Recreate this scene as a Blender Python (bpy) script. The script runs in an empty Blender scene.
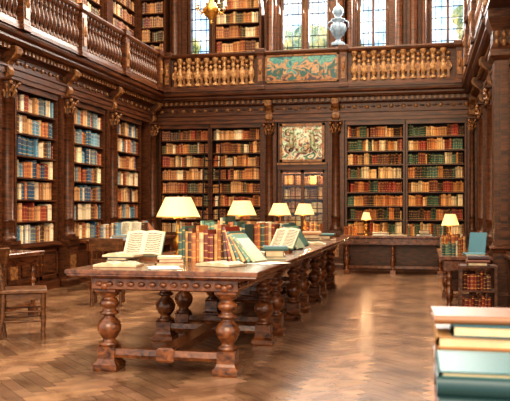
import bpy, math, random
from mathutils import Matrix, Vector
PI=math.pi
scene=bpy.context.scene
def lin(c):
    return tuple(((x/255.0)/12.92 if x/255.0<=.04045 else ((x/255.0+.055)/1.055)**2.4) for x in c)
# ---------------------------------------------------------------- mesh builder
class MB:
    def __init__(s):
        s.v=[];s.f=[];s.m=[];s.c=[];s.u=[];s.s=[];s.mats=[]
    def mi(s,m):
        if m not in s.mats: s.mats.append(m)
        return s.mats.index(m)
    def add(s,vs,fs,mat,col=(1,1,1),uv=None,M=None,smooth=False):
        o=len(s.v)
        if M is not None: vs=[tuple(M@Vector(v)) for v in vs]
        s.v.extend(vs); k=s.mi(mat)
        for i,f in enumerate(fs):
            s.f.append(tuple(a+o for a in f)); s.m.append(k); s.c.append(col)
            s.u.append(uv[i] if uv else None); s.s.append(smooth)
    def box(s,x0,x1,y0,y1,z0,z1,mat,col=(1,1,1),M=None):
        s.add([(x0,y0,z0),(x1,y0,z0),(x1,y1,z0),(x0,y1,z0),(x0,y0,z1),(x1,y0,z1),(x1,y1,z1),(x0,y1,z1)],
          [(0,3,2,1),(4,5,6,7),(0,1,5,4),(1,2,6,5),(2,3,7,6),(3,0,4,7)],mat,col,None,M)
    def loft(s,cx,cy,rings,mat,col=(1,1,1),M=None):
        vs=[];fs=[]
        for hx,hy,z in rings: vs+=[(cx-hx,cy-hy,z),(cx+hx,cy-hy,z),(cx+hx,cy+hy,z),(cx-hx,cy+hy,z)]
        n=len(rings)
        for i in range(n-1):
            for j in range(4):
                a=i*4+j;b=i*4+(j+1)%4; fs.append((a,b,b+4,a+4))
        fs.append((3,2,1,0)); fs.append(tuple((n-1)*4+j for j in range(4)))
        s.add(vs,fs,mat,col,None,M)
    def lathe(s,prof,cx,cy,mat,seg=12,M=None,col=(1,1,1),caps=True,z0=0):
        vs=[];fs=[];n=len(prof)
        for r,z in prof:
            for j in range(seg):
                a=2*PI*j/seg; vs.append((cx+r*math.cos(a),cy+r*math.sin(a),z+z0))
        for i in range(n-1):
            for j in range(seg):
                k=(j+1)%seg; fs.append((i*seg+j,i*seg+k,(i+1)*seg+k,(i+1)*seg+j))
        s.add(vs,fs,mat,col,None,M,True)
        if caps:
            s.add(vs[:seg],[tuple(reversed(range(seg)))],mat,col,None,M)
            s.add(vs[-seg:],[tuple(range(seg))],mat,col,None,M)
    def prismx(s,poly,x0,x1,mat,col=(1,1,1),M=None):
        n=len(poly)
        vs=[(x0,y,z) for y,z in poly]+[(x1,y,z) for y,z in poly]
        fs=[tuple(range(n)),tuple(reversed(range(n,2*n)))]+[(i,(i+1)%n,(i+1)%n+n,i+n) for i in range(n)]
        s.add(vs,fs,mat,col,None,M)
    def sphere(s,c,r,mat,seg=12,rg=7,M=None,col=(1,1,1)):
        vs=[];fs=[]
        for i in range(rg+1):
            t=PI*i/rg
            for j in range(seg):
                a=2*PI*j/seg
                vs.append((c[0]+r[0]*math.sin(t)*math.cos(a),c[1]+r[1]*math.sin(t)*math.sin(a),c[2]-r[2]*math.cos(t)))
        for i in range(rg):
            for j in range(seg):
                k=(j+1)%seg; fs.append((i*seg+j,i*seg+k,(i+1)*seg+k,(i+1)*seg+j))
        s.add(vs,fs,mat,col,None,M,True)
    def tube(s,pts,r,mat,seg=6,M=None,col=(1,1,1)):
        vs=[];fs=[];n=len(pts)
        P=[Vector(p) for p in pts]
        for i,p in enumerate(P):
            d=(P[min(i+1,n-1)]-P[max(i-1,0)]).normalized()
            up=Vector((0,0,1)) if abs(d.z)<.9 else Vector((1,0,0))
            a=d.cross(up).normalized(); b=d.cross(a)
            rr=r[i] if isinstance(r,(list,tuple)) else r
            for j in range(seg):
                t=2*PI*j/seg; vs.append(tuple(p+a*rr*math.cos(t)+b*rr*math.sin(t)))
        for i in range(n-1):
            for j in range(seg):
                k=(j+1)%seg; fs.append((i*seg+j,i*seg+k,(i+1)*seg+k,(i+1)*seg+j))
        s.add(vs,fs,mat,col,None,M,True)
        s.add(vs[:seg],[tuple(range(seg))],mat,col,None,M); s.add(vs[-seg:],[tuple(range(seg))],mat,col,None,M)
    def build(s,name,loc=(0,0,0),rz=0,parent=None):
        me=bpy.data.meshes.new(name); me.from_pydata(s.v,[],s.f)
        for m in s.mats: me.materials.append(m)
        me.polygons.foreach_set('material_index',s.m)
        me.polygons.foreach_set('use_smooth',s.s)
        ca=me.color_attributes.new('Col','FLOAT_COLOR','CORNER')
        uvl=me.uv_layers.new(name='UVMap')
        cs=[];us=[]
        for f,c,u in zip(s.f,s.c,s.u):
            for i in range(len(f)):
                cs+= [c[0],c[1],c[2],1.0]
                us+= list(u[i]) if u else [0.5,0.5]
        ca.data.foreach_set('color',cs); uvl.data.foreach_set('uv',us)
        me.update()
        o=bpy.data.objects.new(name,me); scene.collection.objects.link(o)
        o.location=loc; o.rotation_euler=(0,0,rz)
        if parent: o.parent=parent
        return o
# ---------------------------------------------------------------- materials
def newmat(name):
    m=bpy.data.materials.new(name); m.use_nodes=True
    nt=m.node_tree; b=nt.nodes['Principled BSDF']; return m,nt,b
def wood(name,c1,c2,rough=.35,sc=(3,3,18),bump=.15,spec=.4,usecol=False,coat=0):
    m,nt,b=newmat(name); N=nt.nodes; L=nt.links
    tc=N.new('ShaderNodeTexCoord'); mp=N.new('ShaderNodeMapping'); mp.inputs['Scale'].default_value=sc
    L.new(tc.outputs['Object'],mp.inputs[0])
    n=N.new('ShaderNodeTexNoise'); n.inputs['Scale'].default_value=2.2; n.inputs['Detail'].default_value=6; n.inputs['Distortion'].default_value=.6
    L.new(mp.outputs[0],n.inputs['Vector'])
    r=N.new('ShaderNodeValToRGB'); r.color_ramp.elements[0].position=.3; r.color_ramp.elements[1].position=.72
    r.color_ramp.elements[0].color=(*lin(c1),1); r.color_ramp.elements[1].color=(*lin(c2),1)
    L.new(n.outputs[0],r.inputs[0])
    out=r.outputs[0]
    if usecol:
        a=N.new('ShaderNodeAttribute'); a.attribute_name='Col'
        mx=N.new('ShaderNodeMix'); mx.data_type='RGBA'; mx.blend_type='MULTIPLY'; mx.inputs[0].default_value=1
        L.new(out,mx.inputs[6]); L.new(a.outputs['Color'],mx.inputs[7]); out=mx.outputs[2]
    L.new(out,b.inputs['Base Color'])
    b.inputs['Roughness'].default_value=rough; b.inputs['Specular IOR Level'].default_value=spec
    b.inputs['Specular Tint'].default_value=(1,.85,.7,1)
    b.inputs['Coat Weight'].default_value=coat; b.inputs['Coat Roughness'].default_value=.18
    bp=N.new('ShaderNodeBump'); bp.inputs['Strength'].default_value=bump; bp.inputs['Distance'].default_value=.01
    L.new(n.outputs[0],bp.inputs['Height']); L.new(bp.outputs[0],b.inputs['Normal'])
    return m
def plain(name,c,rough=.6,metal=0,noise=.15,em=None,es=0):
    m,nt,b=newmat(name); N=nt.nodes; L=nt.links
    n=N.new('ShaderNodeTexNoise'); n.inputs['Scale'].default_value=14; n.inputs['Detail'].default_value=4
    r=N.new('ShaderNodeValToRGB'); k=lin(c)
    r.color_ramp.elements[0].color=(*[x*(1-noise) for x in k],1); r.color_ramp.elements[1].color=(*[min(1,x*(1+noise)) for x in k],1)
    r.color_ramp.elements[0].position=.3; r.color_ramp.elements[1].position=.7
    tc=N.new('ShaderNodeTexCoord'); L.new(tc.outputs['Object'],n.inputs['Vector'])
    L.new(n.outputs[0],r.inputs[0]); L.new(r.outputs[0],b.inputs['Base Color'])
    b.inputs['Roughness'].default_value=rough; b.inputs['Metallic'].default_value=metal
    if em: b.inputs['Emission Color'].default_value=(*lin(em),1); b.inputs['Emission Strength'].default_value=es
    return m
WD=wood('carved_walnut',(30,14,7),(104,58,30),.36)
WH=wood('carved_walnut_horizontal',(32,15,7),(108,60,31),.36,sc=(1.2,14,14))
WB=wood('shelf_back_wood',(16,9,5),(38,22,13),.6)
WL=wood('light_carved_oak',(98,62,34),(206,154,98),.45,sc=(9,9,9))
WT=wood('table_mahogany',(58,27,13),(132,78,44),.22,sc=(8,2,8),coat=.4,bump=.06)
WLg=wood('table_leg_mahogany',(46,22,11),(136,78,40),.26,sc=(6,6,10),coat=.35)
WC=wood('chair_wood',(56,32,16),(120,74,40),.38,sc=(6,6,14))
FL=wood('parquet_wood',(112,78,54),(178,134,98),.25,sc=(1.5,1.5,1.5),bump=.03,usecol=True,coat=.3)
FB=plain('floor_joint',(56,36,24),.6)
GOLD=plain('gilding',(206,152,70),.35,.7)
BRASS=plain('aged_brass',(160,108,44),.3,.85)
IRON=plain('black_iron',(18,16,16),.4,.5)
STONE=plain('blue_grey_marble',(132,150,162),.35,0,.3)
PLAST=plain('warm_plaster',(120,82,50),.8)
CEIL=plain('ceiling_plaster',(190,160,118),.8)
PAGE=plain('book_pages',(196,170,128),.8,0,.2)
PAPER=plain('white_paper',(214,206,186),.7,0,.05)
def mthf(N,L):
    def mth(op,a,bb=None,c=None):
        x=N.new('ShaderNodeMath'); x.operation=op
        for i,q in enumerate((a,bb,c)):
            if q is None: continue
            if isinstance(q,(int,float)): x.inputs[i].default_value=q
            else: L.new(q,x.inputs[i])
        return x.outputs[0]
    return mth
def printmat():
    m,nt,b=newmat('printed_page'); N=nt.nodes; L=nt.links; mth=mthf(N,L)
    uv=N.new('ShaderNodeUVMap'); sp=N.new('ShaderNodeSeparateXYZ'); L.new(uv.outputs[0],sp.inputs[0])
    line=mth('GREATER_THAN',mth('SINE',mth('MULTIPLY',sp.outputs['Y'],2*PI*13)),-.2)
    inx=mth('COMPARE',sp.outputs['X'],.5,.38); iny=mth('COMPARE',sp.outputs['Y'],.5,.42)
    mp=N.new('ShaderNodeMapping'); mp.inputs['Scale'].default_value=(34,13,1); L.new(uv.outputs[0],mp.inputs[0])
    n=N.new('ShaderNodeTexNoise'); n.inputs['Scale'].default_value=1.0; L.new(mp.outputs[0],n.inputs['Vector'])
    w=mth('GREATER_THAN',n.outputs[0],.42)
    k=mth('MULTIPLY',mth('MULTIPLY',line,w),mth('MULTIPLY',inx,iny)); k=mth('MULTIPLY',k,.85)
    g=N.new('ShaderNodeMix'); g.data_type='RGBA'; g.inputs[6].default_value=(*lin((198,180,144)),1); g.inputs[7].default_value=(*lin((60,46,34)),1)
    L.new(k,g.inputs[0]); L.new(g.outputs[2],b.inputs['Base Color']); b.inputs['Roughness'].default_value=.7; return m
PRINT=printmat()
def bookmat():
    m,nt,b=newmat('book_cloth'); N=nt.nodes; L=nt.links
    a=N.new('ShaderNodeAttribute'); a.attribute_name='Col'
    uv=N.new('ShaderNodeUVMap'); sp=N.new('ShaderNodeSeparateXYZ'); L.new(uv.outputs[0],sp.inputs[0])
    def band(c,e):
        x=N.new('ShaderNodeMath'); x.operation='COMPARE'; x.inputs[1].default_value=c; x.inputs[2].default_value=e
        L.new(sp.outputs['Y'],x.inputs[0]); return x.outputs[0]
    s=band(.88,.02)
    for c,e in ((.12,.02),(.34,.012),(.58,.012)):
        q=N.new('ShaderNodeMath'); q.operation='MAXIMUM'; L.new(s,q.inputs[0]); L.new(band(c,e),q.inputs[1]); s=q.outputs[0]
    n=N.new('ShaderNodeTexNoise'); n.inputs['Scale'].default_value=9; n.inputs['Detail'].default_value=3
    tc=N.new('ShaderNodeTexCoord'); L.new(tc.outputs['Object'],n.inputs['Vector'])
    mr=N.new('ShaderNodeMapRange'); mr.inputs[3].default_value=.7; mr.inputs[4].default_value=1.3; L.new(n.outputs[0],mr.inputs[0])
    vm=N.new('ShaderNodeMix'); vm.data_type='RGBA'; vm.blend_type='MULTIPLY'; vm.inputs[0].default_value=1
    L.new(a.outputs['Color'],vm.inputs[6]); L.new(mr.outputs[0],vm.inputs[7])
    g=N.new('ShaderNodeMix'); g.data_type='RGBA'; L.new(vm.outputs[2],g.inputs[6]); g.inputs[7].default_value=(*lin((222,176,96)),1)
    k=N.new('ShaderNodeMath'); k.operation='MULTIPLY'; k.inputs[1].default_value=.7; L.new(s,k.inputs[0]); L.new(k.outputs[0],g.inputs[0])
    lb=N.new('ShaderNodeMix'); lb.data_type='RGBA'; L.new(g.outputs[2],lb.inputs[6]); lb.inputs[7].default_value=(*lin((96,48,26)),1)
    k2=N.new('ShaderNodeMath'); k2.operation='MULTIPLY'; k2.inputs[1].default_value=.4; L.new(band(.72,.07),k2.inputs[0]); L.new(k2.outputs[0],lb.inputs[0])
    L.new(lb.outputs[2],b.inputs['Base Color']); b.inputs['Roughness'].default_value=.45
    return m
BK=bookmat()
def covmat():
    m,nt,b=newmat('book_cover'); a=nt.nodes.new('ShaderNodeAttribute'); a.attribute_name='Col'
    n=nt.nodes.new('ShaderNodeTexNoise'); n.inputs['Scale'].default_value=40
    bp=nt.nodes.new('ShaderNodeBump'); bp.inputs['Strength'].default_value=.1; nt.links.new(n.outputs[0],bp.inputs['Height']); nt.links.new(bp.outputs[0],b.inputs['Normal'])
    nt.links.new(a.outputs['Color'],b.inputs['Base Color']); b.inputs['Roughness'].default_value=.4; return m
CV=covmat()
def glassmat(name,tint,fac):
    m=bpy.data.materials.new(name); m.use_nodes=True; nt=m.node_tree; N=nt.nodes; L=nt.links
    for n in list(N): N.remove(n)
    o=N.new('ShaderNodeOutputMaterial'); t=N.new('ShaderNodeBsdfTransparent'); g=N.new('ShaderNodeBsdfGlossy'); g.inputs['Roughness'].default_value=.08
    mx=N.new('ShaderNodeMixShader'); mx.inputs[0].default_value=fac
    n=N.new('ShaderNodeTexNoise'); n.inputs['Scale'].default_value=5
    r=N.new('ShaderNodeValToRGB'); r.color_ramp.elements[0].position=.35;r.color_ramp.elements[1].position=.65
    r.color_ramp.elements[0].color=(*tint[0],1); r.color_ramp.elements[1].color=(*tint[1],1)
    tc=N.new('ShaderNodeTexCoord'); L.new(tc.outputs['Object'],n.inputs['Vector'])
    L.new(n.outputs[0],r.inputs[0]); L.new(r.outputs[0],t.inputs[0])
    L.new(t.outputs[0],mx.inputs[1]); L.new(g.outputs[0],mx.inputs[2]); L.new(mx.outputs[0],o.inputs[0]); return m
GL=glassmat('cabinet_glass',((.94,.94,.9),(1,1,1)),.02)
GW=glassmat('leaded_window_glass',((.66,.82,.98),(1,1,1)),.05)
def shademat():
    m=bpy.data.materials.new('lamp_shade_silk'); m.use_nodes=True; nt=m.node_tree; N=nt.nodes; L=nt.links
    for n in list(N): N.remove(n)
    o=N.new('ShaderNodeOutputMaterial'); d=N.new('ShaderNodeBsdfDiffuse'); t=N.new('ShaderNodeBsdfTranslucent'); e=N.new('ShaderNodeEmission')
    n=N.new('ShaderNodeTexNoise'); n.inputs['Scale'].default_value=8; tc=N.new('ShaderNodeTexCoord'); L.new(tc.outputs['Object'],n.inputs['Vector'])
    r=N.new('ShaderNodeValToRGB'); r.color_ramp.elements[0].color=(*lin((220,192,140)),1); r.color_ramp.elements[1].color=(*lin((234,210,164)),1)
    L.new(n.outputs[0],r.inputs[0]); L.new(r.outputs[0],d.inputs[0]); L.new(r.outputs[0],t.inputs[0])
    e.inputs[0].default_value=(*lin((255,222,158)),1); e.inputs[1].default_value=.3
    a=N.new('ShaderNodeMixShader'); L.new(d.outputs[0],a.inputs[1]); L.new(t.outputs[0],a.inputs[2]); a.inputs[0].default_value=.3
    b=N.new('ShaderNodeAddShader'); L.new(a.outputs[0],b.inputs[0]); L.new(e.outputs[0],b.inputs[1]); L.new(b.outputs[0],o.inputs[0]); return m
SH=shademat()
def paintmat(name,cols,scale=3,dist=1.5,stretch=(1,1,1)):
    m,nt,b=newmat(name); N=nt.nodes; L=nt.links
    n=N.new('ShaderNodeTexNoise'); n.inputs['Scale'].default_value=scale; n.inputs['Detail'].default_value=5; n.inputs['Distortion'].default_value=dist
    tc=N.new('ShaderNodeTexCoord'); mp=N.new('ShaderNodeMapping'); mp.inputs['Scale'].default_value=stretch
    L.new(tc.outputs['Object'],mp.inputs[0]); L.new(mp.outputs[0],n.inputs['Vector'])
    r=N.new('ShaderNodeValToRGB'); el=r.color_ramp.elements
    k=len(cols)
    for i in range(k-2): el.new(.5)
    for i,c in enumerate(cols): el[i].position=.32+.36*i/(k-1); el[i].color=(*lin(c),1)
    L.new(n.outputs[0],r.inputs[0]); L.new(r.outputs[0],b.inputs['Base Color']); b.inputs['Roughness'].default_value=.5; return m
def landscape(name,z0,z1,cols,scale,amt):
    m,nt,b=newmat(name); N=nt.nodes; L=nt.links; mth=mthf(N,L)
    tc=N.new('ShaderNodeTexCoord'); sp=N.new('ShaderNodeSeparateXYZ'); L.new(tc.outputs['Object'],sp.inputs[0])
    n=N.new('ShaderNodeTexNoise'); n.inputs['Scale'].default_value=scale; n.inputs['Detail'].default_value=6; n.inputs['Distortion'].default_value=.8; L.new(tc.outputs['Object'],n.inputs['Vector'])
    u=mth('DIVIDE',mth('SUBTRACT',sp.outputs['Z'],z0),z1-z0)
    f=mth('ADD',mth('ADD',mth('MULTIPLY',u,.7),.15),mth('MULTIPLY',mth('SUBTRACT',n.outputs[0],.5),amt))
    r=N.new('ShaderNodeValToRGB'); el=r.color_ramp.elements; k=len(cols)
    for i in range(k-2): el.new(.5)
    for i,c in enumerate(cols): el[i].position=i/(k-1); el[i].color=(*lin(c),1)
    L.new(f,r.inputs[0]); L.new(r.outputs[0],b.inputs['Base Color']); b.inputs['Roughness'].default_value=.4; return m
TEAL=landscape('landscape_painting',3.8,4.28,[(60,34,18),(176,110,50),(44,70,40),(18,78,72),(190,130,70),(28,104,98),(110,150,120),(30,90,92)],6,1.9)
CART=paintmat('painted_plaster_arms',[(86,104,66),(190,180,140),(140,156,116),(180,150,110),(120,76,46)],6)
PICT=paintmat('allegory_painting',[(26,40,28),(96,124,84),(210,214,178),(196,146,100),(110,60,40),(50,66,80)],5.5,2.5)
LEAF=paintmat('autumn_foliage',[(80,96,40),(170,166,80),(240,206,110),(214,210,150)],3)
# ---------------------------------------------------------------- books
P_BACKL=[lin(c) for c in [(166,104,60),(190,138,88),(128,72,44),(96,52,34),(206,168,118),(132,50,34),(176,110,60),(72,46,32),(216,190,148),(82,76,52),(150,76,42),(186,128,74)]]
P_BACKR=[lin(c) for c in [(190,130,74),(124,62,40),(140,48,36),(48,72,54),(204,156,100),(92,56,36),(172,102,56),(212,178,128),(64,42,30),(60,84,64),(186,120,64)]]
P_LEFT=[lin(c) for c in [(178,130,86),(204,182,148),(150,92,58),(56,100,116),(96,64,44),(212,200,178),(106,122,122),(166,98,62),(194,152,108),(46,78,100),(134,56,42),(100,138,150),(216,194,152)]]
P_DARK=[lin(c) for c in [(28,50,48),(40,64,58),(90,40,30),(120,76,44),(60,34,26),(150,104,60)]]
P_LITE=[lin(c) for c in [(200,164,110),(216,184,136),(170,118,70),(130,76,44),(190,144,88),(96,58,34)]]
def shelf_books(mb,x0,x1,z,h,yf,pal,rnd,light=1.0):
    x=x0+rnd.uniform(0,.01)
    while x<x1-.02:
        if rnd.random()<.03: x+=rnd.uniform(.02,.07); continue
        n=rnd.choice([1,1,2,3,3,4,5]); c=rnd.choice(pal); bh=h*rnd.uniform(.7,.95); bt=rnd.uniform(.022,.05); j=rnd.uniform(.0,.04)
        for i in range(n):
            t=bt*rnd.uniform(.8,1.2)
            if x+t>x1: break
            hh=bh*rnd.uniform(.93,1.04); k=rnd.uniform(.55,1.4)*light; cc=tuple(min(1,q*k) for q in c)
            y=yf+j+rnd.uniform(0,.012); y2=y+.17; xm=x+t/2; a=x+.002; b=x+t-.002
            vs=[(a,y,z),(xm,y-.01,z),(b,y,z),(a,y,z+hh),(xm,y-.01,z+hh),(b,y,z+hh),(a,y2,z),(b,y2,z),(a,y2,z+hh),(b,y2,z+hh)]
            U0=[(0,0),(.5,0),(.5,1),(0,1)]
            mb.add(vs,[(0,1,4,3),(1,2,5,4)],BK,cc,[U0,U0])
            mb.add(vs,[(0,3,8,6),(2,7,9,5)],CV,cc)
            mb.add(vs,[(3,4,5,9,8)],PAGE)
            x+=t
        if x>x1-.03: break
def bookcase(loc,rz,w,pal,seed,z0=.72,z1=3.0,n=8,cab=True,base=0,depth=.32,light=1.0):
    mb=MB(); rnd=random.Random(seed)
    mb.box(0,.04,0,depth,z0,z1,WD); mb.box(w-.04,w,0,depth,z0,z1,WD)
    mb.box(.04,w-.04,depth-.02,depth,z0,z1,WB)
    mb.box(0,w,-.02,.02,z1-.07,z1,WH); mb.box(.03,w-.03,-.03,0,z1-.095,z1-.07,WH)
    for s in (0,w-.04):
        mb.box(s+.01,s+.03,-.012,0,z0+.05,z1-.1,WD)
    zt=z1-.07; ph=(zt-z0)/n; sh=[]
    for i in range(n+1):
        z=z0+i*ph
        if i>0 or not cab: mb.box(.04,w-.04,.005,depth-.02,z-.011,z+.011,WH)
        if i<n: sh.append(z+.011)
    if cab:
        mb.box(0,w,-.05,depth,base,base+.12,WH)
        mb.box(0,w,-.02,depth,base+.12,z0-.05,WD)
        mb.box(-.0,w,-.09,depth,z0-.05,z0-.02,WH); mb.box(0,w,-.06,depth,z0-.02,z0+.011,WH)
        k=2
        for i in range(k):
            a=w*i/k+.04; b=w*(i+1)/k-.04; c0=base+.17; c1=z0-.1
            mb.box(a,b,-.035,-.02,c0,c0+.05,WH); mb.box(a,b,-.035,-.02,c1-.05,c1,WH)
            mb.box(a,a+.05,-.035,-.02,c0,c1,WD); mb.box(b-.05,b,-.035,-.02,c0,c1,WD)
            mb.box(a+.09,b-.09,-.032,-.02,c0+.09,c1-.09,WD)
            mb.sphere((b-.025 if i==0 else a+.025,-.045,(c0+c1)/2),(.012,.012,.012),BRASS,8,5)
    o=mb.build('bookcase',loc,rz)
    bb=MB()
    for z in sh: shelf_books(bb,.045,w-.045,z,ph-.022,.03,pal,rnd,light)
    b=bb.build('books',(0,0,0),0,o)
    return o
# ---------------------------------------------------------------- columns
WLs=wood('capital_wood',(70,42,22),(166,112,64),.36,sc=(9,9,9))
def column(mb,cx,cy,z0,z1,r,mat=WD,seg=16):
    H=z1-z0; c=.26
    mb.loft(cx,cy,[(r*1.5,r*1.5,z0),(r*1.5,r*1.5,z0+.05)],mat)
    mb.lathe([(r*1.4,0.05),(r*1.45,.075),(r*1.4,.1),(r*1.15,.11),(r*1.2,.135),(r*1.05,.15),(r,.17),(r*1.02,.3),(r*1.12,.31),(r*1.12,.34),(r*1.0,.35),
              (r*.98,H*.5),(r*.86,H-c-.03),(r*1.0,H-c-.02),(r*1.0,H-c)],cx,cy,mat,seg,z0=z0)
    mb.lathe([(r*.85,H-c),(r*.95,H-c+.08),(r*1.25,H-.06),(r*1.3,H-.04)],cx,cy,mat,seg,z0=z0)
    for lev,(zz,rr,nn) in enumerate(((z1-c+.01,r*.95,8),(z1-c+.08,r*1.02,8))):
        for j in range(nn):
            a=2*PI*(j+.5*lev)/nn; ca,sa=math.cos(a),math.sin(a)
            mb.tube([(cx+rr*ca,cy+rr*sa,zz),(cx+(rr+.012)*ca,cy+(rr+.012)*sa,zz+.06),(cx+(rr+.045)*ca,cy+(rr+.045)*sa,zz+.09),(cx+(rr+.05)*ca,cy+(rr+.05)*sa,zz+.07)],[.02,.022,.016,.005],WLs,5)
    for sx in (-1,1):
        for sy in (-1,1):
            mb.sphere((cx+sx*r*1.25,cy+sy*r*1.25,z1-.06),(.03,.03,.032),WLs,8,5)
    mb.loft(cx,cy,[(r*1.3,r*1.3,z1-.04),(r*1.6,r*1.6,z1-.02),(r*1.6,r*1.6,z1)],mat)
def pilaster(loc,rz,w,name='pilaster'):
    mb=MB()
    mb.box(0,w,-.04,.3,0,3.0,WD)
    cx=w/2; hw=w/2
    mb.loft(cx,-.02,[(hw+.0,.13,0),(hw+.0,.13,.1),(hw-.02,.1,.13),(hw-.02,.1,.62),(hw-.01,.12,.65),(hw,.13,.7),(hw,.13,.74)],WD)
    mb.box(cx-hw*.6,cx+hw*.6,-.135,-.1,.2,.56,WD)
    mb.box(cx-hw*.4,cx+hw*.4,-.145,-.13,.26,.5,WLs)
    for s in (-1,1):
        mb.box(cx+s*hw*.82-.015,cx+s*hw*.82+.015,-.055,-.04,.8,2.9,WH)
    column(mb,cx,-.045,.74,3.0,min(.085,w*.27))
    mb.prismx([(0,3.02),(-.06,3.02),(-.1,3.06),(-.11,3.12),(-.08,3.18),(-.1,3.24),(-.17,3.28),(-.22,3.33),(-.23,3.40),(-.2,3.44),(0,3.44)],cx-.065,cx+.065,WLs)
    mb.prismx([(0,3.04),(-.05,3.04),(-.08,3.1),(-.06,3.2),(-.14,3.28),(-.2,3.36),(-.2,3.42),(0,3.42)],cx-.085,cx+.085,WD)
    return mb.build(name,loc,rz)
def entab(name,loc,rz,L,step=.11):
    mb=MB()
    mb.prismx([(.3,3.0),(-.05,3.0),(-.05,3.07),(-.065,3.07),(-.065,3.15),(-.085,3.16),(-.085,3.19),(-.03,3.2),(-.03,3.34),(-.08,3.37),(-.08,3.38),
               (-.11,3.38),(-.11,3.45),(-.22,3.46),(-.25,3.5),(-.25,3.53),(-.3,3.56),(-.31,3.6),(.3,3.6)],0,L,WH)
    x=.05
    while x<L-.05:
        mb.box(x,x+.055,-.155,-.11,3.385,3.45,WLs); x+=step
    x=.15
    while x<L-.2:
        mb.sphere((x,-.035,3.27),(.045,.02,.04),WLs,8,5); mb.sphere((x+.12,-.035,3.27),(.05,.014,.018),WD,8,4); x+=.24
    return mb.build(name,loc,rz)
def balprof(h,r):
    return [(r*.9,0),(r*.9,.04),(r*.5,.05),(r*.45,.08),(r*.75,h*.22),(r*1.05,h*.34),(r*.9,h*.46),(r*.5,h*.58),(r*.42,h*.66),(r*.7,h*.70),(r*.45,h*.74),(r*.6,h*.86),(r*.9,h*.9),(r*.9,h)]
def rails(mb,a,b,zb,zt):
    mb.box(a,b,-.06,.06,zb,zb+.05,WH); mb.prismx([(-.045,zb+.05),(.045,zb+.05),(.035,zb+.12),(-.035,zb+.12)],a,b,WH)
    mb.prismx([(-.05,zt-.09),(.05,zt-.09),(.07,zt-.06),(.08,zt-.03),(.07,zt),(-.07,zt),(-.08,zt-.03),(-.07,zt-.06)],a,b,WH)
def post(mb,x,zb,zt,w=.09):
    mb.loft(x,0,[(w+.02,.1,zb),(w+.02,.1,zb+.06),(w,.085,zb+.08),(w,.085,zt-.1),(w+.03,.11,zt-.05),(w+.03,.11,zt+.03),(w+.01,.09,zt+.05)],WD)
    mb.box(x-w*.6,x+w*.6,-.1,-.08,zb+.16,zt-.18,WLs)
    mb.sphere((x,-.1,(zb+zt)/2),(w*.45,.03,.09),WLs,8,6)

# ================================================================ ROOM
XL=-5.6; YB=15.6; XR=1.0
mb=MB(); W=.1; n=6
mb.box(-7.2,3.0,-1.5,17.2,-.1,-.002,FB)
rf=random.Random(3); c45=math.cos(PI/4)
for k in range(-140,260):
    for m in range(-30,30):
        for o in (0,1):
            bx,by=k+m*n,k-m*n
            q=[(bx,by),(bx+n,by),(bx+n,by+1),(bx,by+1)] if o==0 else [(bx,by+1),(bx+1,by+1),(bx+1,by+n+1),(bx,by+n+1)]
            g=.014
            cx=sum(p[0] for p in q)/4; cy=sum(p[1] for p in q)/4
            X=(cx-cy)*c45*W-2.5; Y=(cx+cy)*c45*W
            if X<-5.75 or X>1.5 or Y<-1 or Y>15.9: continue
            pts=[]
            for p in q:
                px=p[0]+(g if p[0]<cx else -g); py=p[1]+(g if p[1]<cy else -g)
                pts.append(((px-py)*c45*W-2.5,(px+py)*c45*W,0))
            s=(1.0 if o==0 else .64)*rf.uniform(.74,1.12)  # darkening by plank direction paints in differing sheen; the random part is wood tone
            mb.add(pts,[(0,1,2,3)],FL,(s,s*rf.uniform(.95,1.0),s*rf.uniform(.9,1.0)))
mb.build('floor')
mb=MB(); mb.box(-6.1,-5.95,5.0,15.95,0,3.55,PLAST); mb.build('wall_left')
mb=MB(); mb.box(-6.1,2.2,15.95,16.1,0,3.55,PLAST); mb.build('wall_back')
mb=MB(); mb.box(1.35,1.5,5.0,15.95,0,3.55,PLAST); mb.build('wall_right')
mb=MB()
mb.box(-6.75,-5.32,5.0,16.75,3.6,3.64,WH)
mb.box(-5.32,2.2,15.32,16.75,3.6,3.64,WH)
mb.box(.72,2.2,5.0,15.32,3.6,3.64,WH)
mb.build('gallery_floor')
per=1.815
for i in range(-2,3):
    y=9.83+per*i
    bookcase((XL,y,0),PI/2,1.27,P_LEFT,50+i,n=7,light=1.1)
    pilaster((XL,y-.5,0),PI/2,.46)
pilaster((XL,15.12,0),PI/2,.34)
bookcase((-5.52,YB,0),0,1.12,P_BACKL,1,light=1.12); bookcase((-4.39,YB,0),0,1.11,P_BACKL,2,light=1.12)
bookcase((-1.57,YB,0),0,1.19,P_BACKR,3,n=8,light=1.12); bookcase((-.37,YB,0),0,1.17,P_BACKR,4,n=8,light=1.12)
pilaster((-3.27,YB,0),0,.3); pilaster((-1.92,YB,0),0,.34); pilaster((.81,YB,0),0,.18)
entab('trim_1',(XL,5.6,0),PI/2,9.9); entab('trim_2',(-5.6,YB,0),0,6.6); entab('trim_3',(XR,15.3,0),-PI/2,5.3)
for i,(y1,w,p) in enumerate(((15.3,1.6,P_LITE),(13.35,1.48,P_LITE),(11.55,1.5,P_BACKL),(9.52,1.6,P_DARK),(7.6,1.6,P_DARK))):
    bookcase((.99,y1,0),-PI/2,w,p,80+i)
for y1 in (13.65,11.85): pilaster((XR,y1,0),-PI/2,.28)
mb=MB()
mb.loft(.92,9.74,[(.17,.2,0),(.17,.2,.2),(.13,.17,.24),(.13,.17,.7),(.15,.19,.76),(.11,.15,.8),(.11,.15,8.5)],WD)
mb.box(.85,.99,9.575,9.6,.9,3.0,WD); mb.box(.85,.99,9.575,9.6,3.6,8.0,WD); mb.box(.88,.96,9.565,9.58,1.0,2.9,WH)
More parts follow.
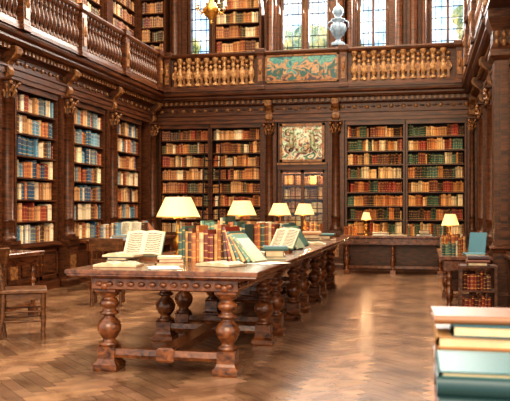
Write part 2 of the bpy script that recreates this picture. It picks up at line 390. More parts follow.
mb.loft(.92,9.74,[(.12,.16,3.0),(.16,.2,3.05),(.16,.2,3.12),(.13,.17,3.2),(.13,.17,3.35),(.19,.23,3.5),(.19,.23,3.6),(.12,.16,3.62)],WD)
for z in (3.2,3.3): 
    for x in (.84,.92,1.0): mb.sphere((x,9.57,z),(.03,.03,.05),WLs,8,6)
mb.build('tall_pier')
def balustrade(name,loc,rz,L,posts,spacing,r,mat,skip=()):
    mb=MB(); rails(mb,0,L,3.64,4.42)
    h=4.42-.09-3.76
    for p in posts: post(mb,p,3.64,4.42,.09 if len(posts)!=4 else .07)
    x=spacing
    while x<L:
        if all(abs(x-p)>.14 for p in posts) and not any(a<x<b for a,b in skip):
            mb.lathe(balprof(h,r),x,0,mat,10,z0=3.76)
        x+=spacing
    return mb,loc,rz,name
m_,l_,r_,n_=balustrade('gallery_balustrade',(XL+.25,5.6,0),PI/2,9.78,[9.83+per*i-.27-5.6 for i in range(-2,4)],.125,.054,WD)
m_.build(n_,l_,r_)
m_,l_,r_,n_=balustrade('gallery_balustrade',(-5.35,YB-.25,0),0,6.15,[.12,2.1,3.78,6.0],.19,.075,WL,skip=((2.0,3.9),))
m_.box(.2,2.05,.03,.05,3.76,4.33,WD); m_.box(3.85,5.95,.03,.05,3.76,4.33,WD)
for k in range(60):
    x=.285+.19*k
    if x>5.95 or 1.95<x<3.9: continue
    m_.loft(x,-.01,[(.03,.03,3.76),(.022,.03,3.86),(.04,.035,3.95),(.045,.035,4.02),(.02,.025,4.09)],WLs)
    m_.sphere((x,-.02,4.13),(.034,.034,.045),WL,8,6); m_.sphere((x,-.02,4.23),(.045,.035,.04),WLs,8,5)
    for s in (-1,1): m_.tube([(x+s*.035,-.03,4.04),(x+s*.06,-.05,3.96),(x+s*.03,-.06,3.9)],[.016,.014,.012],WL,5)
m_.box(2.17,3.71,-.03,.03,3.72,4.36,WD)
m_.box(2.2,3.68,-.045,-.03,3.77,4.31,WLs); m_.box(2.235,3.645,-.052,-.04,3.8,4.28,TEAL)
for (xa,xb,za,zb) in ((2.2,3.68,3.76,3.79),(2.2,3.68,4.29,4.32),(2.2,2.23,3.76,4.32),(3.65,3.68,3.76,4.32)): m_.box(xa,xb,-.065,-.04,za,zb,WLs)
m_.build(n_,l_,r_)
m_,l_,r_,n_=balustrade('gallery_balustrade',(XR-.25,15.2,0),-PI/2,5.2,[1.75,3.55],.14,.055,WLs)
m_.build(n_,l_,r_)
# ---------------------------------------------------------------- upper storey
wins=[(-5.16,-4.64),(-3.06,-2.56),(-2.5,-2.0),(-1.38,-.76),(.1,.84)]
ZW0,ZW1=4.15,7.4
mb=MB(); xs=-6.75
for a,b in wins:
    mb.box(xs,a,16.6,16.75,3.64,8.6,PLAST); mb.box(a,b,16.6,16.75,3.64,ZW0,PLAST); mb.box(a,b,16.6,16.75,ZW1,8.6,PLAST); xs=b
mb.box(xs,2.2,16.6,16.75,3.64,8.6,PLAST)
mb.build('wall_upper_back')
mb=MB(); mb.box(-6.75,-6.6,5.0,16.6,3.64,8.6,PLAST); mb.build('wall_upper_left')
mb=MB(); mb.box(2.05,2.2,5.0,16.6,3.64,8.6,PLAST); mb.build('wall_upper_right')
for i,(a,b) in enumerate(wins):
    mb=MB(); w=b-a
    mb.box(a,a+.05,16.55,16.72,ZW0,ZW1,WD); mb.box(b-.05,b,16.55,16.72,ZW0,ZW1,WD); mb.box(a,b,16.53,16.72,ZW0,ZW0+.06,WH); mb.box(a,b,16.55,16.72,ZW1-.06,ZW1,WH)
    if w>.55: mb.box((a+b)/2-.025,(a+b)/2+.025,16.58,16.7,ZW0,ZW1,WD)
    z=ZW0+.35
    while z<ZW1-.1: mb.box(a+.05,b-.05,16.63,16.65,z-.009,z+.009,IRON); z+=.24
    nx=4 if w<.6 else 6
    for j in range(1,nx):
        x=a+w*j/nx; mb.box(x-.006,x+.006,16.63,16.65,ZW0+.06,ZW1-.06,IRON)
    mb.box(a+.05,b-.05,16.655,16.66,ZW0+.06,ZW1-.06,GW)
    mb.build('window_%d'%(i+1))
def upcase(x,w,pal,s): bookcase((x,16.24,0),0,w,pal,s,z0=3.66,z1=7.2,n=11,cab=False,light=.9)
upcase(-6.22,.62,P_BACKL,201); upcase(-4.5,1.06,P_BACKL,202)
for i in range(-2,4):
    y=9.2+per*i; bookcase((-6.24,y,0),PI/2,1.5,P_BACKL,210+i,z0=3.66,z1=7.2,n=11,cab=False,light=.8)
mb=MB()
for i in range(-2,5): 
    mb.box(-6.6,-6.16,9.2+per*i-.3,9.2+per*i-.01,3.64,8.6,WD)
mb.box(-6.6,2.05,16.5,16.6,7.45,8.6,WH)
mb.box(-1.98,-1.4,16.5,16.6,3.64,7.45,WD); mb.box(-.74,.08,16.5,16.6,3.64,7.45,WD); mb.box(.86,1.6,16.5,16.6,3.64,7.45,WD)
mb.box(-3.42,-3.08,16.5,16.6,3.64,7.45,WD); mb.box(-5.58,-5.18,16.5,16.6,3.64,7.45,WD)
mb.build('trim_4')
ucols=[(-5.42,.1),(-3.26,.09),(-1.75,.1),(-1.55,.08),(-.52,.1),(-.22,.1),(-.02,.06),(1.0,.1)]
for x,r in ucols:
    mb=MB(); mb.box(x-r*1.3,x+r*1.3,16.4,16.5,3.64,7.45,WD); column(mb,x,16.33,3.64,7.45,r*.8); mb.build('gallery_column')
mb=MB()
mb.box(-6.75,-4.6,5,16.75,8.6,8.75,CEIL); mb.box(.0,2.2,5,16.75,8.6,8.75,CEIL); mb.box(-4.6,0,14.6,16.75,8.6,8.75,CEIL); mb.box(-4.6,0,5.0,5.6,8.6,8.75,CEIL)  # unseen ceiling; its central skylight opening is added to let light in
for i in range(1,6): mb.box(-4.6,0,5.6+1.5*i-.04,5.6+1.5*i+.04,8.62,8.7,IRON)
for i in range(1,4): mb.box(-4.6+1.15*i-.04,-4.6+1.15*i+.04,5.6,14.6,8.62,8.7,IRON)
mb.build('ceiling')
# ---------------------------------------------------------------- glazed door with painting above
mb=MB(); a,b=-2.95,-1.93
mb.box(a,b,15.62,15.7,2.08,3.0,WD)
mb.box(a,a+.06,15.58,15.7,0,2.1,WD); mb.box(b-.06,b,15.58,15.7,0,2.1,WD); mb.box(a,b,15.54,15.7,2.02,2.12,WH); mb.box(a,b,15.5,15.62,2.12,2.16,WLs)
mid=(a+b)/2
for (p,q) in ((a+.06,mid),(mid,b-.06)):
    mb.box(p,p+.035,15.6,15.65,0.02,2.02,WD); mb.box(q-.035,q,15.6,15.65,.02,2.02,WD)
    mb.box(p,q,15.6,15.65,.02,.5,WD); mb.box(p,q,15.6,15.65,1.96,2.02,WD)
    mb.box(p+.1,q-.1,15.585,15.6,.1,.42,WLs)
    for j in range(1,6): z=.5+1.46*j/6; mb.box(p,q,15.61,15.635,z-.009,z+.009,WD)
    for j in range(1,3): x=p+(q-p)*j/3; mb.box(x-.008,x+.008,15.61,15.635,.5,1.96,WD)
    mb.box(p+.03,q-.03,15.62,15.626,.5,1.96,GL)
mb.sphere((mid-.03,15.58,1.05),(.015,.025,.03),BRASS); mb.sphere((mid+.03,15.58,1.05),(.015,.025,.03),BRASS)
mb.build('door_1')
bookcase((a+.05,15.74,0),0,.92,P_LITE,31,z0=.3,z1=2.05,n=6,cab=False,depth=.2,light=1.3)
l=bpy.data.lights.new('added_cabinet_fill','AREA'); l.shape='RECTANGLE'; l.size=.85; l.size_y=.03; l.energy=6; l.color=(1,.76,.46)  # added strip fill that brightens the books behind the glass
lo=bpy.data.objects.new('added_cabinet_fill',l); scene.collection.objects.link(lo); lo.location=(mid,15.69,1.97); lo.rotation_euler=(math.radians(12),0,0)
mb=MB(); cz=2.58; cy=15.6
mb.box(mid-.46,mid+.46,cy-.03,cy+.02,cz-.4,cz+.38,WD)
for (xa,xb,za,zb) in ((-.46,.46,-.4,-.35),(-.46,.46,.33,.38),(-.46,-.41,-.4,.38),(.41,.46,-.4,.38)): mb.box(mid+xa,mid+xb,cy-.06,cy-.02,cz+za,cz+zb,WLs)
mb.box(mid-.42,mid+.42,cy-.036,cy-.02,cz-.36,cz+.34,PICT)
mb.sphere((mid,cy-.03,cz+.02),(.19,.06,.26),PICT,18,10)
for s in (-1,1):
    for (r0,x,z) in ((.09,.28,.2),(.08,.29,-.1)):
        path=[];rad=[]
        for k in range(14):
            t=k/13*3.2*PI; rr=r0*(1-k/16); path.append((mid+s*(x+rr*math.cos(t)*.8),cy-.04,cz+z+rr*math.sin(t))); rad.append(.018*(1-k/20))
        mb.tube(path,rad,CART,7)
    mb.sphere((mid+s*.2,cy-.07,cz+.2),(.04,.04,.045),CART,10,7)
    mb.tube([(mid+s*.2,cy-.06,cz+.16),(mid+s*.23,cy-.06,cz+.04),(mid+s*.2,cy-.06,cz-.08),(mid+s*.27,cy-.06,cz-.18)],[.03,.05,.045,.02],CART,8)
mb.build('framed_relief_painting')
# ---------------------------------------------------------------- tables
def legprof(h):
    p=[(.072,0),(.08,.015),(.055,.03),(.045,.05),(.065,.075),(.088,.12),(.092,.16),(.078,.2),(.045,.235),(.04,.25),(.07,.262),(.074,.275),(.055,.29),(.048,.31),(.072,.335),(.076,.36),(.06,.385),(.042,.4),(.072,.42),(.076,.44)]
    k=h/.44; return [(r,z*k) for r,z in p]
def table(loc,W,Lh,lx,ly,H=.78,name='library_table',s=1.0):
    mb=MB()
    mb.loft(0,0,[(W-.03,Lh-.03,H-.06),(W-.01,Lh-.01,H-.045),(W-.012,Lh-.012,H-.035),(W,Lh,H-.03),(W,Lh,H-.006),(W-.006,Lh-.006,H)],WT)
    ax=lx+.1; ay=ly+.1
    mb.loft(0,0,[(ax-.02,ay-.02,H-.16),(ax,ay,H-.15),(ax,ay,H-.075),(ax+.03,ay+.03,H-.06)],WT)
    for yy in (-ay-.006,ay+.006):
        x=-ax+.06
        while x<ax-.03: mb.sphere((x,yy,H-.112),(.028,.012,.02),WLg,8,5); x+=.085
    for xx in (-ax-.006,ax+.006):
        y=-ay+.06
        while y<ay-.03: mb.sphere((xx,y,H-.112),(.012,.028,.02),WLg,8,5); y+=.085
    for sx in (-1,1):
        for sy in (-1,1):
            x=sx*lx;y=sy*ly
            mb.loft(x,y,[(.09,.09,0),(.095,.095,.015),(.095,.095,.05),(.075,.075,.07),(.068,.068,.09),(.068,.068,.18),(.075,.075,.19)],WLg)
            mb.lathe(legprof(H-.16-.19-.03),x,y,WLg,18,z0=.19)
            mb.loft(x,y,[(.07,.07,H-.19),(.082,.082,H-.175),(.082,.082,H-.1)],WLg)
            mb.sphere((x,y-.098,H-.13),(.03,.015,.03),WLg,8,5)
    for sy in (-1,1):
        mb.prismx([(sy*ly-.045,.1),(sy*ly+.045,.1),(sy*ly+.055,.125),(sy*ly+.045,.17),(sy*ly-.045,.17),(sy*ly-.055,.125)],-lx,lx,WLg)
        mb.loft(0,sy*ly,[(.05,.05,.08),(.07,.06,.095),(.07,.06,.175),(.05,.05,.19)],WLg)
    mb.box(-.05,.05,-ly,ly,.105,.165,WLg); mb.box(-.07,.07,-ly,ly,.165,.18,WLg)
    return mb.build(name,loc)
TX=-1.9
table((TX,6.22,0),.74,.87,.47,.66)
table((TX,7.98,0),.74,.82,.47,.54); table((TX,9.68,0),.74,.82,.47,.54); table((TX,11.36,0),.74,.8,.47,.54)
# ---------------------------------------------------------------- lamps
BULB=plain('bulb_glass',(255,240,200),.3,0,.02,(255,214,140),3)
def lamp(loc,s=1.0,sh=1.0,power=10):
    mb=MB(); 
    mb.lathe([(.085,0),(.09,.01),(.085,.022),(.05,.03),(.03,.045),(.022,.07),(.035,.1),(.05,.13),(.045,.165),(.022,.2),(.016,.22),(.03,.23),(.016,.24),(.012,.3),(.012,.36),(.03,.365),(.012,.375),(.01,.5)],0,0,BRASS,16)
    for a in range(4):
        c,d=math.cos(a*PI/2+.4),math.sin(a*PI/2+.4)
        mb.tube([(.02*c,.02*d,.36),(.06*c,.06*d,.37),(.075*c,.075*d,.42)],.005,BRASS,5)
    mb.sphere((0,0,.45),(.03,.03,.04),BULB,10,6)
    mb.lathe([(.012,.54),(.012,.565),(.003,.575)],0,0,BRASS,8)
    for a in range(3):
        c,d=math.cos(a*2*PI/3),math.sin(a*2*PI/3); mb.tube([(0,0,.535),(.118*sh*c,.118*sh*d,.555)],.003,BRASS,4)
    mb.lathe([(.205*sh,.375),(.2*sh,.385),(.12*sh,.555),(.118*sh,.56),(.114*sh,.558),(.196*sh,.383),(.203*sh,.375)],0,0,SH,28,caps=False)
    mb.lathe([(.207*sh,.373),(.207*sh,.382),(.2*sh,.384)],0,0,GOLD,28,caps=False)
    o=mb.build('table_lamp',loc); o.scale=(s,s,s)
    l=bpy.data.lights.new('bulb','POINT'); l.energy=power; l.color=(1,.74,.44); l.shadow_soft_size=.05
    lo=bpy.data.objects.new('bulb',l); scene.collection.objects.link(lo); lo.parent=o; lo.location=(0,0,.40)
    return o
T=.78
lamp((-2.22,6.8,T),1.0); lamp((-2.2,9.25,T),.98,.92); lamp((-2.04,10.95,T),.94,.85); lamp((-1.82,11.85,T),.94,.82)
# ---------------------------------------------------------------- books on tables
def closed_book(mb,w,h,t,col,M):
    mb.box(0,w,0,h,0,.004,CV,col,M); mb.box(0,w,0,h,t-.004,t,CV,col,M)
    vs=[];n=6
    for i in range(n+1):
        a=PI/2+PI*i/n; vs.append((.004+.012*math.cos(a),t/2+t/2*math.sin(a)))
    v=[(x,0,z) for x,z in vs]+[(x,h,z) for x,z in vs]
    mb.add(v,[(i,i+1,i+n+2,i+n+1) for i in range(n)],CV,col,None,M,True)
    mb.box(.004,w-.006,.006,h-.006,.004,t-.004,PAGE,(1,1,1),M)
def open_book(mb,w,h,col,M,thick=.03):
    n=8
    mb.box(-w-.006,w+.006,-h/2-.006,h/2+.006,0,.004,CV,col,M)
    for s in (-1,1):
        top=[];
        for i in range(n+1):
            u=i/n; top.append((s*w*u,.006+thick*(.35+ .65*math.sin(PI*min(1,u*1.15+.05))**.6 if u<.9 else .45)))
        vs=[(x,-h/2,z) for x,z in top]+[(x,h/2,z) for x,z in top]+[(x,-h/2,.004) for x,z in top]+[(x,h/2,.004) for x,z in top]
        k=n+1
        fs=[(i,i+1,i+1+k,i+k) for i in range(n)]
        uv=[[(i/n,0),((i+1)/n,0),((i+1)/n,1),(i/n,1)] for i in range(n)]
        mb.add(vs,fs,PRINT,(1,1,1),uv,M,True)
        mb.add(vs,[(i,i+1,i+1+2*k,i+2*k) for i in range(n)]+[(i+k,i+1+k,i+1+3*k,i+3*k) for i in range(n)]+[(n,n+k,n+3*k,n+2*k)],PAGE,(1,1,1),None,M)
def TM(x,y,z,rz=0,rx=0,ry=0): return Matrix.Translation((x,y,z))@Matrix.Rotation(rz,4,'Z')@Matrix.Rotation(rx,4,'X')@Matrix.Rotation(ry,4,'Y')
def obj_open(x,y,z,rz,w=.17,h=.25,col=(120,70,40)):
    mb=MB(); open_book(mb,w,h,lin(col),None); return mb.build('open_book',(x,y,z),rz)
def obj_stand(x,y,z,rz,w=.16,h=.25,col=(40,90,80),tilt=60):
    mb=MB(); t=math.radians(tilt); M=TM(0,0,.03,0,t)@Matrix.Translation((0,h/2+.01,0))
    open_book(mb,w,h,lin(col),M)
    mb.box(-w*.7,w*.7,0,.012,0,h*.9,WC,(1,1,1),TM(0,.01,.02,0,t-PI/2))
    mb.box(-w*.8,w*.8,-.03,.04,.0,.018,WC); mb.box(-w*.8,w*.8,-.035,-.022,0,.035,WC)
    y2=math.cos(t)*h*.8
    mb.box(-.012,.012,.04,y2+.1,0,.015,WC)
    mb.tube([(0,y2+.09,.012),(0,y2+.02,math.sin(t)*h*.72)],.008,WC,5)
    return mb.build('book_on_stand',(x,y,z),rz)
def obj_stack(x,y,z,cols,w=.2,h=.28,ts=None,rz=0,seed=1,name='book_stack',opn=False):
    mb=MB(); r=random.Random(seed); zz=0
    for i,c in enumerate(cols):
        t=ts[i] if ts else r.uniform(.025,.05)
        k=r.uniform(.86,1.0) if i else 1
        closed_book(mb,w*k,h*k,t,lin(c),TM(0,0,zz,r.uniform(-.12,.12)+(PI/2 if r.random()<.5 else 0))@Matrix.Translation((-w*k/2,-h*k/2,0)))
        zz+=t
    if opn: open_book(mb,.14,.2,lin((90,60,40)),TM(0,0,zz,.15))
    return mb.build(name,(x,y,z),rz)
def obj_row(x,y,z,n,pal,rz=0,hmax=.28,seed=1,lean=.0,name='row_of_books'):
    mb=MB(); r=random.Random(seed); xx=0
    for i in range(n):
        t=r.uniform(.022,.05); h=hmax*r.uniform(.72,1); d=h*.72; c=r.choice(pal); k=r.uniform(.8,1.15); c=tuple(min(1,q*k) for q in c)
        a=lean if i>n-4 else 0
        M=TM(xx,r.uniform(-.015,.015),0,0,0,a)
        mb.add([(0,0,0),(t/2,-.01,0),(t,0,0),(0,0,h),(t/2,-.01,h),(t,0,h)],[(0,1,4,3),(1,2,5,4)],BK,c,[[(0,0),(.5,0),(.5,1),(0,1)]]*2,M)
        mb.box(0,.004,0,d,0,h,CV,c,M); mb.box(t-.004,t,0,d,0,h,CV,c,M); mb.box(.004,t-.004,.004,d-.006,.004,h-.005,PAGE,(1,1,1),M)
        xx+=t/math.cos(a)+.002+(math.sin(a)*.02 if a else 0)
    return mb.build(name,(x,y,z),rz)
def obj_fan(x,y,z,n,pal,rz=0,hmax=.29,seed=1,lean0=.05,lean1=.7):
    mb=MB(); r=random.Random(seed); xx=0
    for i in range(n):
        a=lean0+(lean1-lean0)*i/max(1,n-1)
        t=r.uniform(.02,.036); h=hmax*r.uniform(.85,1); d=h*.72; c=r.choice(pal)
        M=TM(xx,0,0,0,0,-a)
        mb.add([(0,0,0),(t/2,-.01,0),(t,0,0),(0,0,h),(t/2,-.01,h),(t,0,h)],[(0,1,4,3),(1,2,5,4)],BK,c,[[(0,0),(.5,0),(.5,1),(0,1)]]*2,M)
        mb.box(0,.004,0,d,0,h,CV,c,M); mb.box(t-.004,t,0,d,0,h,CV,c,M); mb.box(.004,t-.004,.004,d-.006,.004,h-.005,PAGE,(1,1,1),M)
        xx+=t/math.cos(a)+.012
    return mb.build('leaning_books',(x,y,z),rz)
PT=[lin(c) for c in [(176,106,56),(196,142,86),(140,74,40),(206,174,126),(124,48,30),(180,98,46),(84,52,34),(70,90,70),(164,90,46)]]
PG=[lin(c) for c in [(60,92,78),(100,130,104),(44,74,66),(146,154,120),(190,174,136),(130,76,46)]]
obj_open(-2.36,5.72,T,.12,.17,.24)
obj_stack(-2.47,6.08,T,[(110,60,36),(60,84,74)],.18,.24,[.03,.022],-.2,5,opn=True)
obj_stand(-2.43,6.42,T,.1,.17,.26,(70,100,90),50)
obj_stack(-2.03,6.0,T,[(170,120,80),(130,60,36),(206,180,140)],.22,.28,[.024,.026,.018],.4,3)
obj_row(-2.1,6.42,T,12,PT,-.1,.32,11)
obj_row(-2.0,6.78,T,12,PT+PG,-.1,.38,12)
obj_fan(-1.66,6.34,T,7,PG+PT,-.35,.31,5,.1,.8)
obj_open(-1.58,5.93,T,-.35,.16,.24,(90,60,40))
obj_stack(-1.32,6.85,T,[(80,110,90),(190,150,100),(60,90,80)],.18,.24,None,.2,14)
mb=MB()
for i in range(6):
    M=TM(0,0,.0012*i,.2*math.sin(i*2.1)); mb.box(-.105,.105,-.148,.148,0,.001,PAPER,(1,1,1),M)
mb.build('paper_sheets',(-1.95,5.62,T),.4)
mb=MB()
for i in range(4):
    M=TM(0.02*i,0,.0012*i,.3*math.sin(i*1.7)); mb.box(-.105,.105,-.148,.148,0,.001,PAPER,(1,1,1),M)
mb.build('paper_sheets',(-1.31,6.3,T),-.5)
obj_row(-2.5,7.6,T,6,PT,0,.26,21); obj_fan(-2.1,7.6,T,7,PG+PT,-.1,.29,31,.02,.7); obj_stand(-1.45,7.85,T,-.35,.14,.25,(60,110,100),50)
obj_row(-2.0,8.3,T,10,PT,-.1,.32,23); obj_open(-1.5,7.36,T,.2); obj_stack(-2.3,8.05,T,[(150,90,50),(200,160,110),(90,50,40)],.2,.28,None,.2,9)
obj_fan(-1.55,8.4,T,5,PG,-.2,.3,33,.1,.6)
obj_row(-2.55,8.5,T,6,PG,0,.26,26)
obj_row(-1.9,9.0,T,7,PT,-.2,.3,27); obj_fan(-1.6,9.2,T,5,PG,-.2,.28,34,.1,.6); obj_row(-2.0,9.75,T,9,PG,-.1,.28,24); obj_open(-1.38,9.62,T,.1); obj_row(-2.5,10.0,T,5,PT,0,.25,28)
obj_stack(-1.45,10.1,T,[(60,90,80),(210,180,130),(130,60,40),(180,130,80)],.2,.28,None,.1,12)
obj_row(-1.72,11.2,T,7,PT,-.1,.26,25); obj_stack(-1.36,10.8,T,[(190,150,110),(130,60,40),(60,100,90)],.2,.28,None,0,8); obj_stand(-2.35,11.4,T,.2,.15,.25,(200,200,190),50)
# ---------------------------------------------------------------- desks
def desk(loc,W,D,H,name='reading_desk',rz=0):
    mb=MB()
    mb.loft(0,0,[(W/2-.03,D/2-.03,H-.05),(W/2,D/2,H-.035),(W/2,D/2,H-.005),(W/2-.006,D/2-.006,H)],WT)
    mb.box(-W/2+.06,W/2-.06,-D/2+.05,D/2-.05,H-.16,H-.05,WT)
    n=max(2,int(W/.9)+1)
    for i in range(n):
        x=-W/2+.12+(W-.24)*i/(n-1)
        for y in (-D/2+.11,D/2-.11):
            mb.loft(x,y,[(.05,.05,0),(.05,.05,.08),(.035,.035,.09)],WLg)
            mb.lathe([(a*.5,b) for a,b in legprof(H-.25)],x,y,WLg,10,z0=.09)
            mb.loft(x,y,[(.045,.045,H-.17),(.045,.045,H-.1)],WLg)
        if i<n-1:
            x2=-W/2+.12+(W-.24)*(i+1)/(n-1); mb.box(x+.1,x2-.1,-D/2+.04,-D/2+.05,H-.14,H-.07,WLg); mb.sphere(((x+x2)/2,-D/2+.035,H-.105),(.014,.012,.012),BRASS,6,4)
    mb.box(-W/2+.1,W/2-.1,D/2-.13,D/2-.1,.1,H-.16,WD)
    mb.box(-W/2+.1,W/2-.1,-.03,.03,.1,.15,WLg)
    return mb.build(name,loc,rz)
desk((-.58,14.75,0),1.95,.6,.72)
DZ=.72
lamp((-1.08,14.7,DZ),.78,.62,7)
obj_row(-1.5,14.7,DZ,6,PT,0,.22,41); obj_stack(-.8,14.65,DZ,[(206,190,160),(180,150,110)],.24,.3,None,0,3); obj_open(-.5,14.6,DZ,.1); obj_row(-.33,14.75,DZ,5,PT,0,.24,43)
obj_stack(.0,14.65,DZ,[(200,180,150),(90,120,110),(150,90,60)],.2,.28,None,0,4); obj_row(.16,14.72,DZ,5,PG,0,.22,44)
desk((-4.75,12.2,0),.7,2.6,.75,'reading_desk')
obj_row(-5.0,11.3,.75,8,P_LEFT,.1,.27,51); obj_stand(-4.65,11.75,.75,.2,.16,.25,(70,110,120),58); obj_row(-4.95,12.4,.75,8,P_LEFT,0,.26,52); obj_fan(-4.95,13.1,.75,6,P_LEFT,0,.27,53)
obj_stack(-4.55,11.15,.75,[(200,205,200),(120,150,160)],.22,.3,None,.1,2)
def chair(loc,rz,name='wooden_chair'):
    mb=MB(); s=.2
    mb.loft(0,0,[(s,s,.43),(s+.015,s+.015,.44),(s+.015,s+.015,.46),(s,s,.47)],WC)
    mb.box(-s+.02,s-.02,-s+.02,s-.02,.37,.43,WC)
    for x in (-s+.02,s-.02):
        mb.lathe([(.02,0),(.024,.03),(.016,.06),(.024,.14),(.026,.2),(.018,.28),(.026,.3),(.024,.43)],x,-s+.02,WC,10)
        mb.tube([(x,s+.03,0),(x,s-.01,.2),(x,s-.02,.45),(x,s+.02,.68),(x*.98,s+.06,.84)],[.019,.022,.024,.021,.016],WC,8)
        mb.tube([(x,-s+.02,.17),(x,s-.01,.17)],.011,WC,6); mb.tube([(x,-s+.02,.26),(x,s-.01,.26)],.010,WC,6)
    mb.tube([(-s+.02,-s+.02,.22),(s-.02,-s+.02,.22)],.012,WC,6); mb.tube([(-s+.02,s-.01,.2),(s-.02,s-.01,.2)],.011,WC,6)
    mb.prismx([(s+.01,.7),(s+.035,.7),(s+.07,.85),(s+.045,.86)],-s-.01,s+.01,WC)
    mb.prismx([(s-.02,.54),(s,.54),(s+.015,.6),(s-.005,.6)],-s+.02,s-.02,WC)
    for i in range(4):
        x=-.12+.08*i; mb.tube([(x,s-.005,.58),(x,s+.03,.71)],.011,WC,6)
    return mb.build(name,loc,rz)
chair((-3.78,6.8,0),PI/2+.5); chair((-4.2,6.6,0),-PI/2-.2); chair((-3.98,9.3,0),PI+.3)
mb=MB()
mb.loft(0,0,[(.3,.45,.7),(.32,.47,.715),(.32,.47,.74),(.31,.46,.75)],WT)
mb.box(-.26,.26,-.41,.41,.6,.7,WT)
for x in (-.22,.22):
    for y in (-.37,.37):
        mb.loft(x,y,[(.04,.04,0),(.04,.04,.1),(.03,.03,.11)],WLg); mb.lathe([(a*.45,b) for a,b in legprof(.5)],x,y,WLg,10,z0=.11)
    mb.box(x-.02,x+.02,-.36,.36,.12,.16,WLg)
mb.build('side_table',(-4.62,7.75,0))
obj_open(-4.6,7.6,.75,.3)
# ---------------------------------------------------------------- ladder
mb=MB()
for x in (-.17,.17): mb.tube([(x,-.32,0),(x,-.04,2.5)],.016,IRON,8)
for i in range(1,9):
    u=i/9; mb.tube([(-.17,-.32+.28*u,2.5*u),(.17,-.32+.28*u,2.5*u)],.011,IRON,6)
for x in (-.17,.17): mb.tube([(x,-.04,2.48),(x,-.04,2.55),(x,0.0,2.57)],.011,IRON,6)
mb.build('library_ladder',(-4.3,15.5,0),0)
# ---------------------------------------------------------------- right-hand tables and books
desk((.46,10.1,0),.6,1.9,.68,'reading_desk')
obj_row(.2,9.95,.68,9,PT,-.05,.25,61); obj_row(.2,10.45,.68,7,PG,0,.22,62); obj_row(.2,9.5,.68,6,PG,0,.17,63)
mb=MB(); closed_book(mb,.2,.27,.03,lin((60,104,108)),TM(-.1,0,0.0)@Matrix.Rotation(math.radians(68),4,'X')); 
mb.box(-.11,.11,-.01,.12,0,.006,WC); mb.tube([(0,.11,.004),(0,.07,.16)],.008,WC,5)
mb.build('book_on_stand',(.62,9.72,.68),-.3)
lamp((.34,10.85,.68),.85,.7,7); obj_stack(.56,9.4,.68,[(200,190,160),(60,110,116)],.2,.26,[.02,.012],.1,6)
mb=MB()
for x in (-.18,.18):
    for y in (-.14,.14): mb.box(x-.015,x+.015,y-.015,y+.015,.06,.62,WD); mb.lathe([(.02,0),(.03,.02),(.03,.04),(.02,.06)],x,y,IRON,10)
for z in (.1,.34,.6): mb.box(-.2,.2,-.16,.16,z,z+.02,WD)
mb.build('book_cart',(.56,8.72,0))
pr=[lin(c) for c in [(110,34,24),(70,28,20),(140,60,36),(90,50,34)]]
obj_row(.385,8.6,.12,9,pr,0,.19,71); obj_row(.385,8.6,.36,9,pr,0,.2,72); obj_stack(.56,8.72,.62,[(90,30,24),(120,70,44),(60,30,24)],.2,.26,None,.05,7)
desk((.42,2.5,0),.78,1.5,.68,'foreground_reading_table')
def bigstack(x,y,z,items,name='book_stack'):
    mb=MB(); zz=0
    for (dx,dy,w,h,t,c,rz,spine) in items:
        if spine: closed_book(mb,h,w,t,lin(c),TM(dx+w,dy+.012,zz,rz+PI/2))
        else: closed_book(mb,w,h,t,lin(c),TM(dx+.012,dy,zz,rz))
        zz+=t
    return mb.build(name,(x,y,z))
bigstack(.03,2.02,.68,[(0,0,.42,.32,.035,(110,34,24),0,1),(.005,.0,.41,.32,.04,(10,40,36),.01,1),(.0,.0,.41,.32,.052,(14,48,46),-.005,1),(.0,.01,.4,.3,.016,(36,84,80),.01,0)])
bigstack(.03,2.5,.68,[(.0,0,.4,.3,.07,(80,50,30),0,1),(.0,0,.4,.3,.05,(140,90,50),0,0),(.0,.0,.38,.28,.036,(160,116,70),.02,0),(.045,.0,.36,.27,.036,(40,84,88),-.02,0),(.0,.02,.3,.24,.026,(130,84,50),.04,1)])
# ---------------------------------------------------------------- urn on gallery & lantern
mb=MB()
mb.loft(0,0,[(.13,.09,0),(.13,.09,.04),(.1,.08,.06)],STONE)
mb.lathe([(.09,.06),(.05,.09),(.04,.13),(.09,.19),(.14,.28),(.15,.36),(.12,.42),(.09,.45),(.13,.5),(.14,.52),(.1,.53),(.05,.56),(.09,.62),(.11,.68),(.08,.75),(.03,.8),(.01,.84)],0,0,STONE,20)
for j in range(10):
    a=2*PI*j/10; mb.tube([(.1*math.cos(a),.1*math.sin(a),.2),(.155*math.cos(a),.155*math.sin(a),.32),(.13*math.cos(a),.13*math.sin(a),.42)],.012,STONE,5)
for s in (-1,1): mb.tube([(s*.13,0,.3),(s*.2,0,.36),(s*.2,0,.46),(s*.12,0,.5)],.014,STONE,6)
mb.build('stone_urn',(-1.68,YB-.25,4.47))
mb=MB()
mb.lathe([(.01,0),(.03,.03),(.015,.06),(.05,.09),(.09,.14),(.13,.2),(.14,.24),(.1,.28),(.05,.34),(.03,.4),(.06,.44),(.07,.5),(.03,.56),(.02,.7)],0,0,GOLD,18)
for j in range(8):
    a=2*PI*j/8; c,s=math.cos(a),math.sin(a)
    mb.tube([(.1*c,.1*s,.22),(.17*c,.17*s,.17),(.22*c,.22*s,.2),(.24*c,.24*s,.27)],.011,GOLD,6)
    mb.lathe([(.03,.27),(.035,.28),(.015,.285),(.015,.36)],.24*c,.24*s,PAPER,8); mb.sphere((.24*c,.24*s,.385),(.013,.013,.028),BULB,8,5)
for k in range(30): 
    z=.7+.124*k; M=TM(0,0,z+.06,0 if k%2 else PI/2)
    pts=[(.02*math.cos(t*PI/4),0,.075*math.sin(t*PI/4)) for t in range(9)]
    mb.tube(pts,.005,BRASS,4,M)
mb.build('brass_chandelier',(-3.36,12.0,4.2))
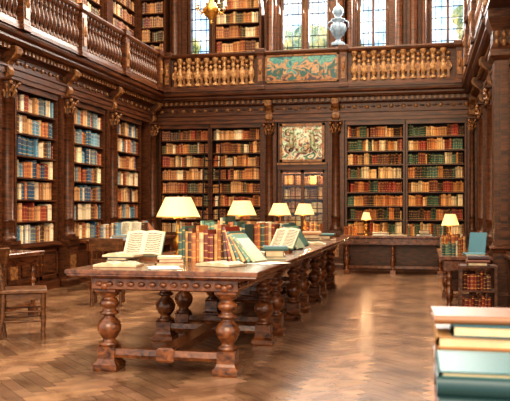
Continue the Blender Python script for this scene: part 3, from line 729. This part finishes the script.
for i,(x,y) in enumerate(((-3.9,27),(1.4,25),(-9,26),(5,27))):
    mb=MB(); rr=random.Random(i)
    mb.tube([(0,0,0),(.1,0,3),(0,.1,6)],[.3,.22,.1],WD,8)
    for k in range(38):
        a=rr.uniform(0,6.28); q=rr.uniform(0,1.7); z=rr.uniform(3.5,7.2); r=rr.uniform(.3,.6); mb.sphere((q*math.cos(a),q*math.sin(a),z),(r,r,r*.8),LEAF,8,6)
    mb.build('autumn_tree',(x,y,0))
# ---------------------------------------------------------------- light
w=bpy.data.worlds.new('World'); scene.world=w; w.use_nodes=True
bg=w.node_tree.nodes['Background']; bg.inputs[0].default_value=(.92,.96,1,1); bg.inputs[1].default_value=1.3
def area(name,loc,rot,sx,sy,e,c):
    l=bpy.data.lights.new(name,'AREA'); l.shape='RECTANGLE'; l.size=sx; l.size_y=sy; l.energy=e; l.color=c
    o=bpy.data.objects.new(name,l); scene.collection.objects.link(o); o.location=loc; o.rotation_euler=rot; return o
area('added_overhead_fill',(-2.3,10.1,8.55),(0,0,0),4.4,8.8,640,(1,.89,.72))  # added overhead fill under the invented ceiling opening
area('added_rear_fill',(-1.0,-1.0,4.0),(math.radians(80),0,math.radians(10)),5,4,370,(1,.85,.65))  # added frontal fill behind the camera, no window is built there
area('gallery_window_daylight',(-1.0,16.3,6.0),(math.radians(-60),0,0),5,2.5,680,(1,.94,.86))
# ---------------------------------------------------------------- camera
cam=bpy.data.cameras.new('camera'); co=bpy.data.objects.new('camera',cam); scene.collection.objects.link(co); scene.camera=co
cam.sensor_fit='HORIZONTAL'; cam.sensor_width=36; cam.lens=36*772/510
co.location=(0,0,1.24); co.rotation_euler=(PI/2,0,math.radians(12.4)); cam.shift_y=7.5/510
cam.clip_end=200; cam.dof.use_dof=True; cam.dof.focus_distance=7.5; cam.dof.aperture_fstop=4.5
scene.view_settings.view_transform='Standard'
try: scene.view_settings.look='Medium High Contrast'
except Exception: scene.view_settings.look='None'
scene.view_settings.exposure=.6
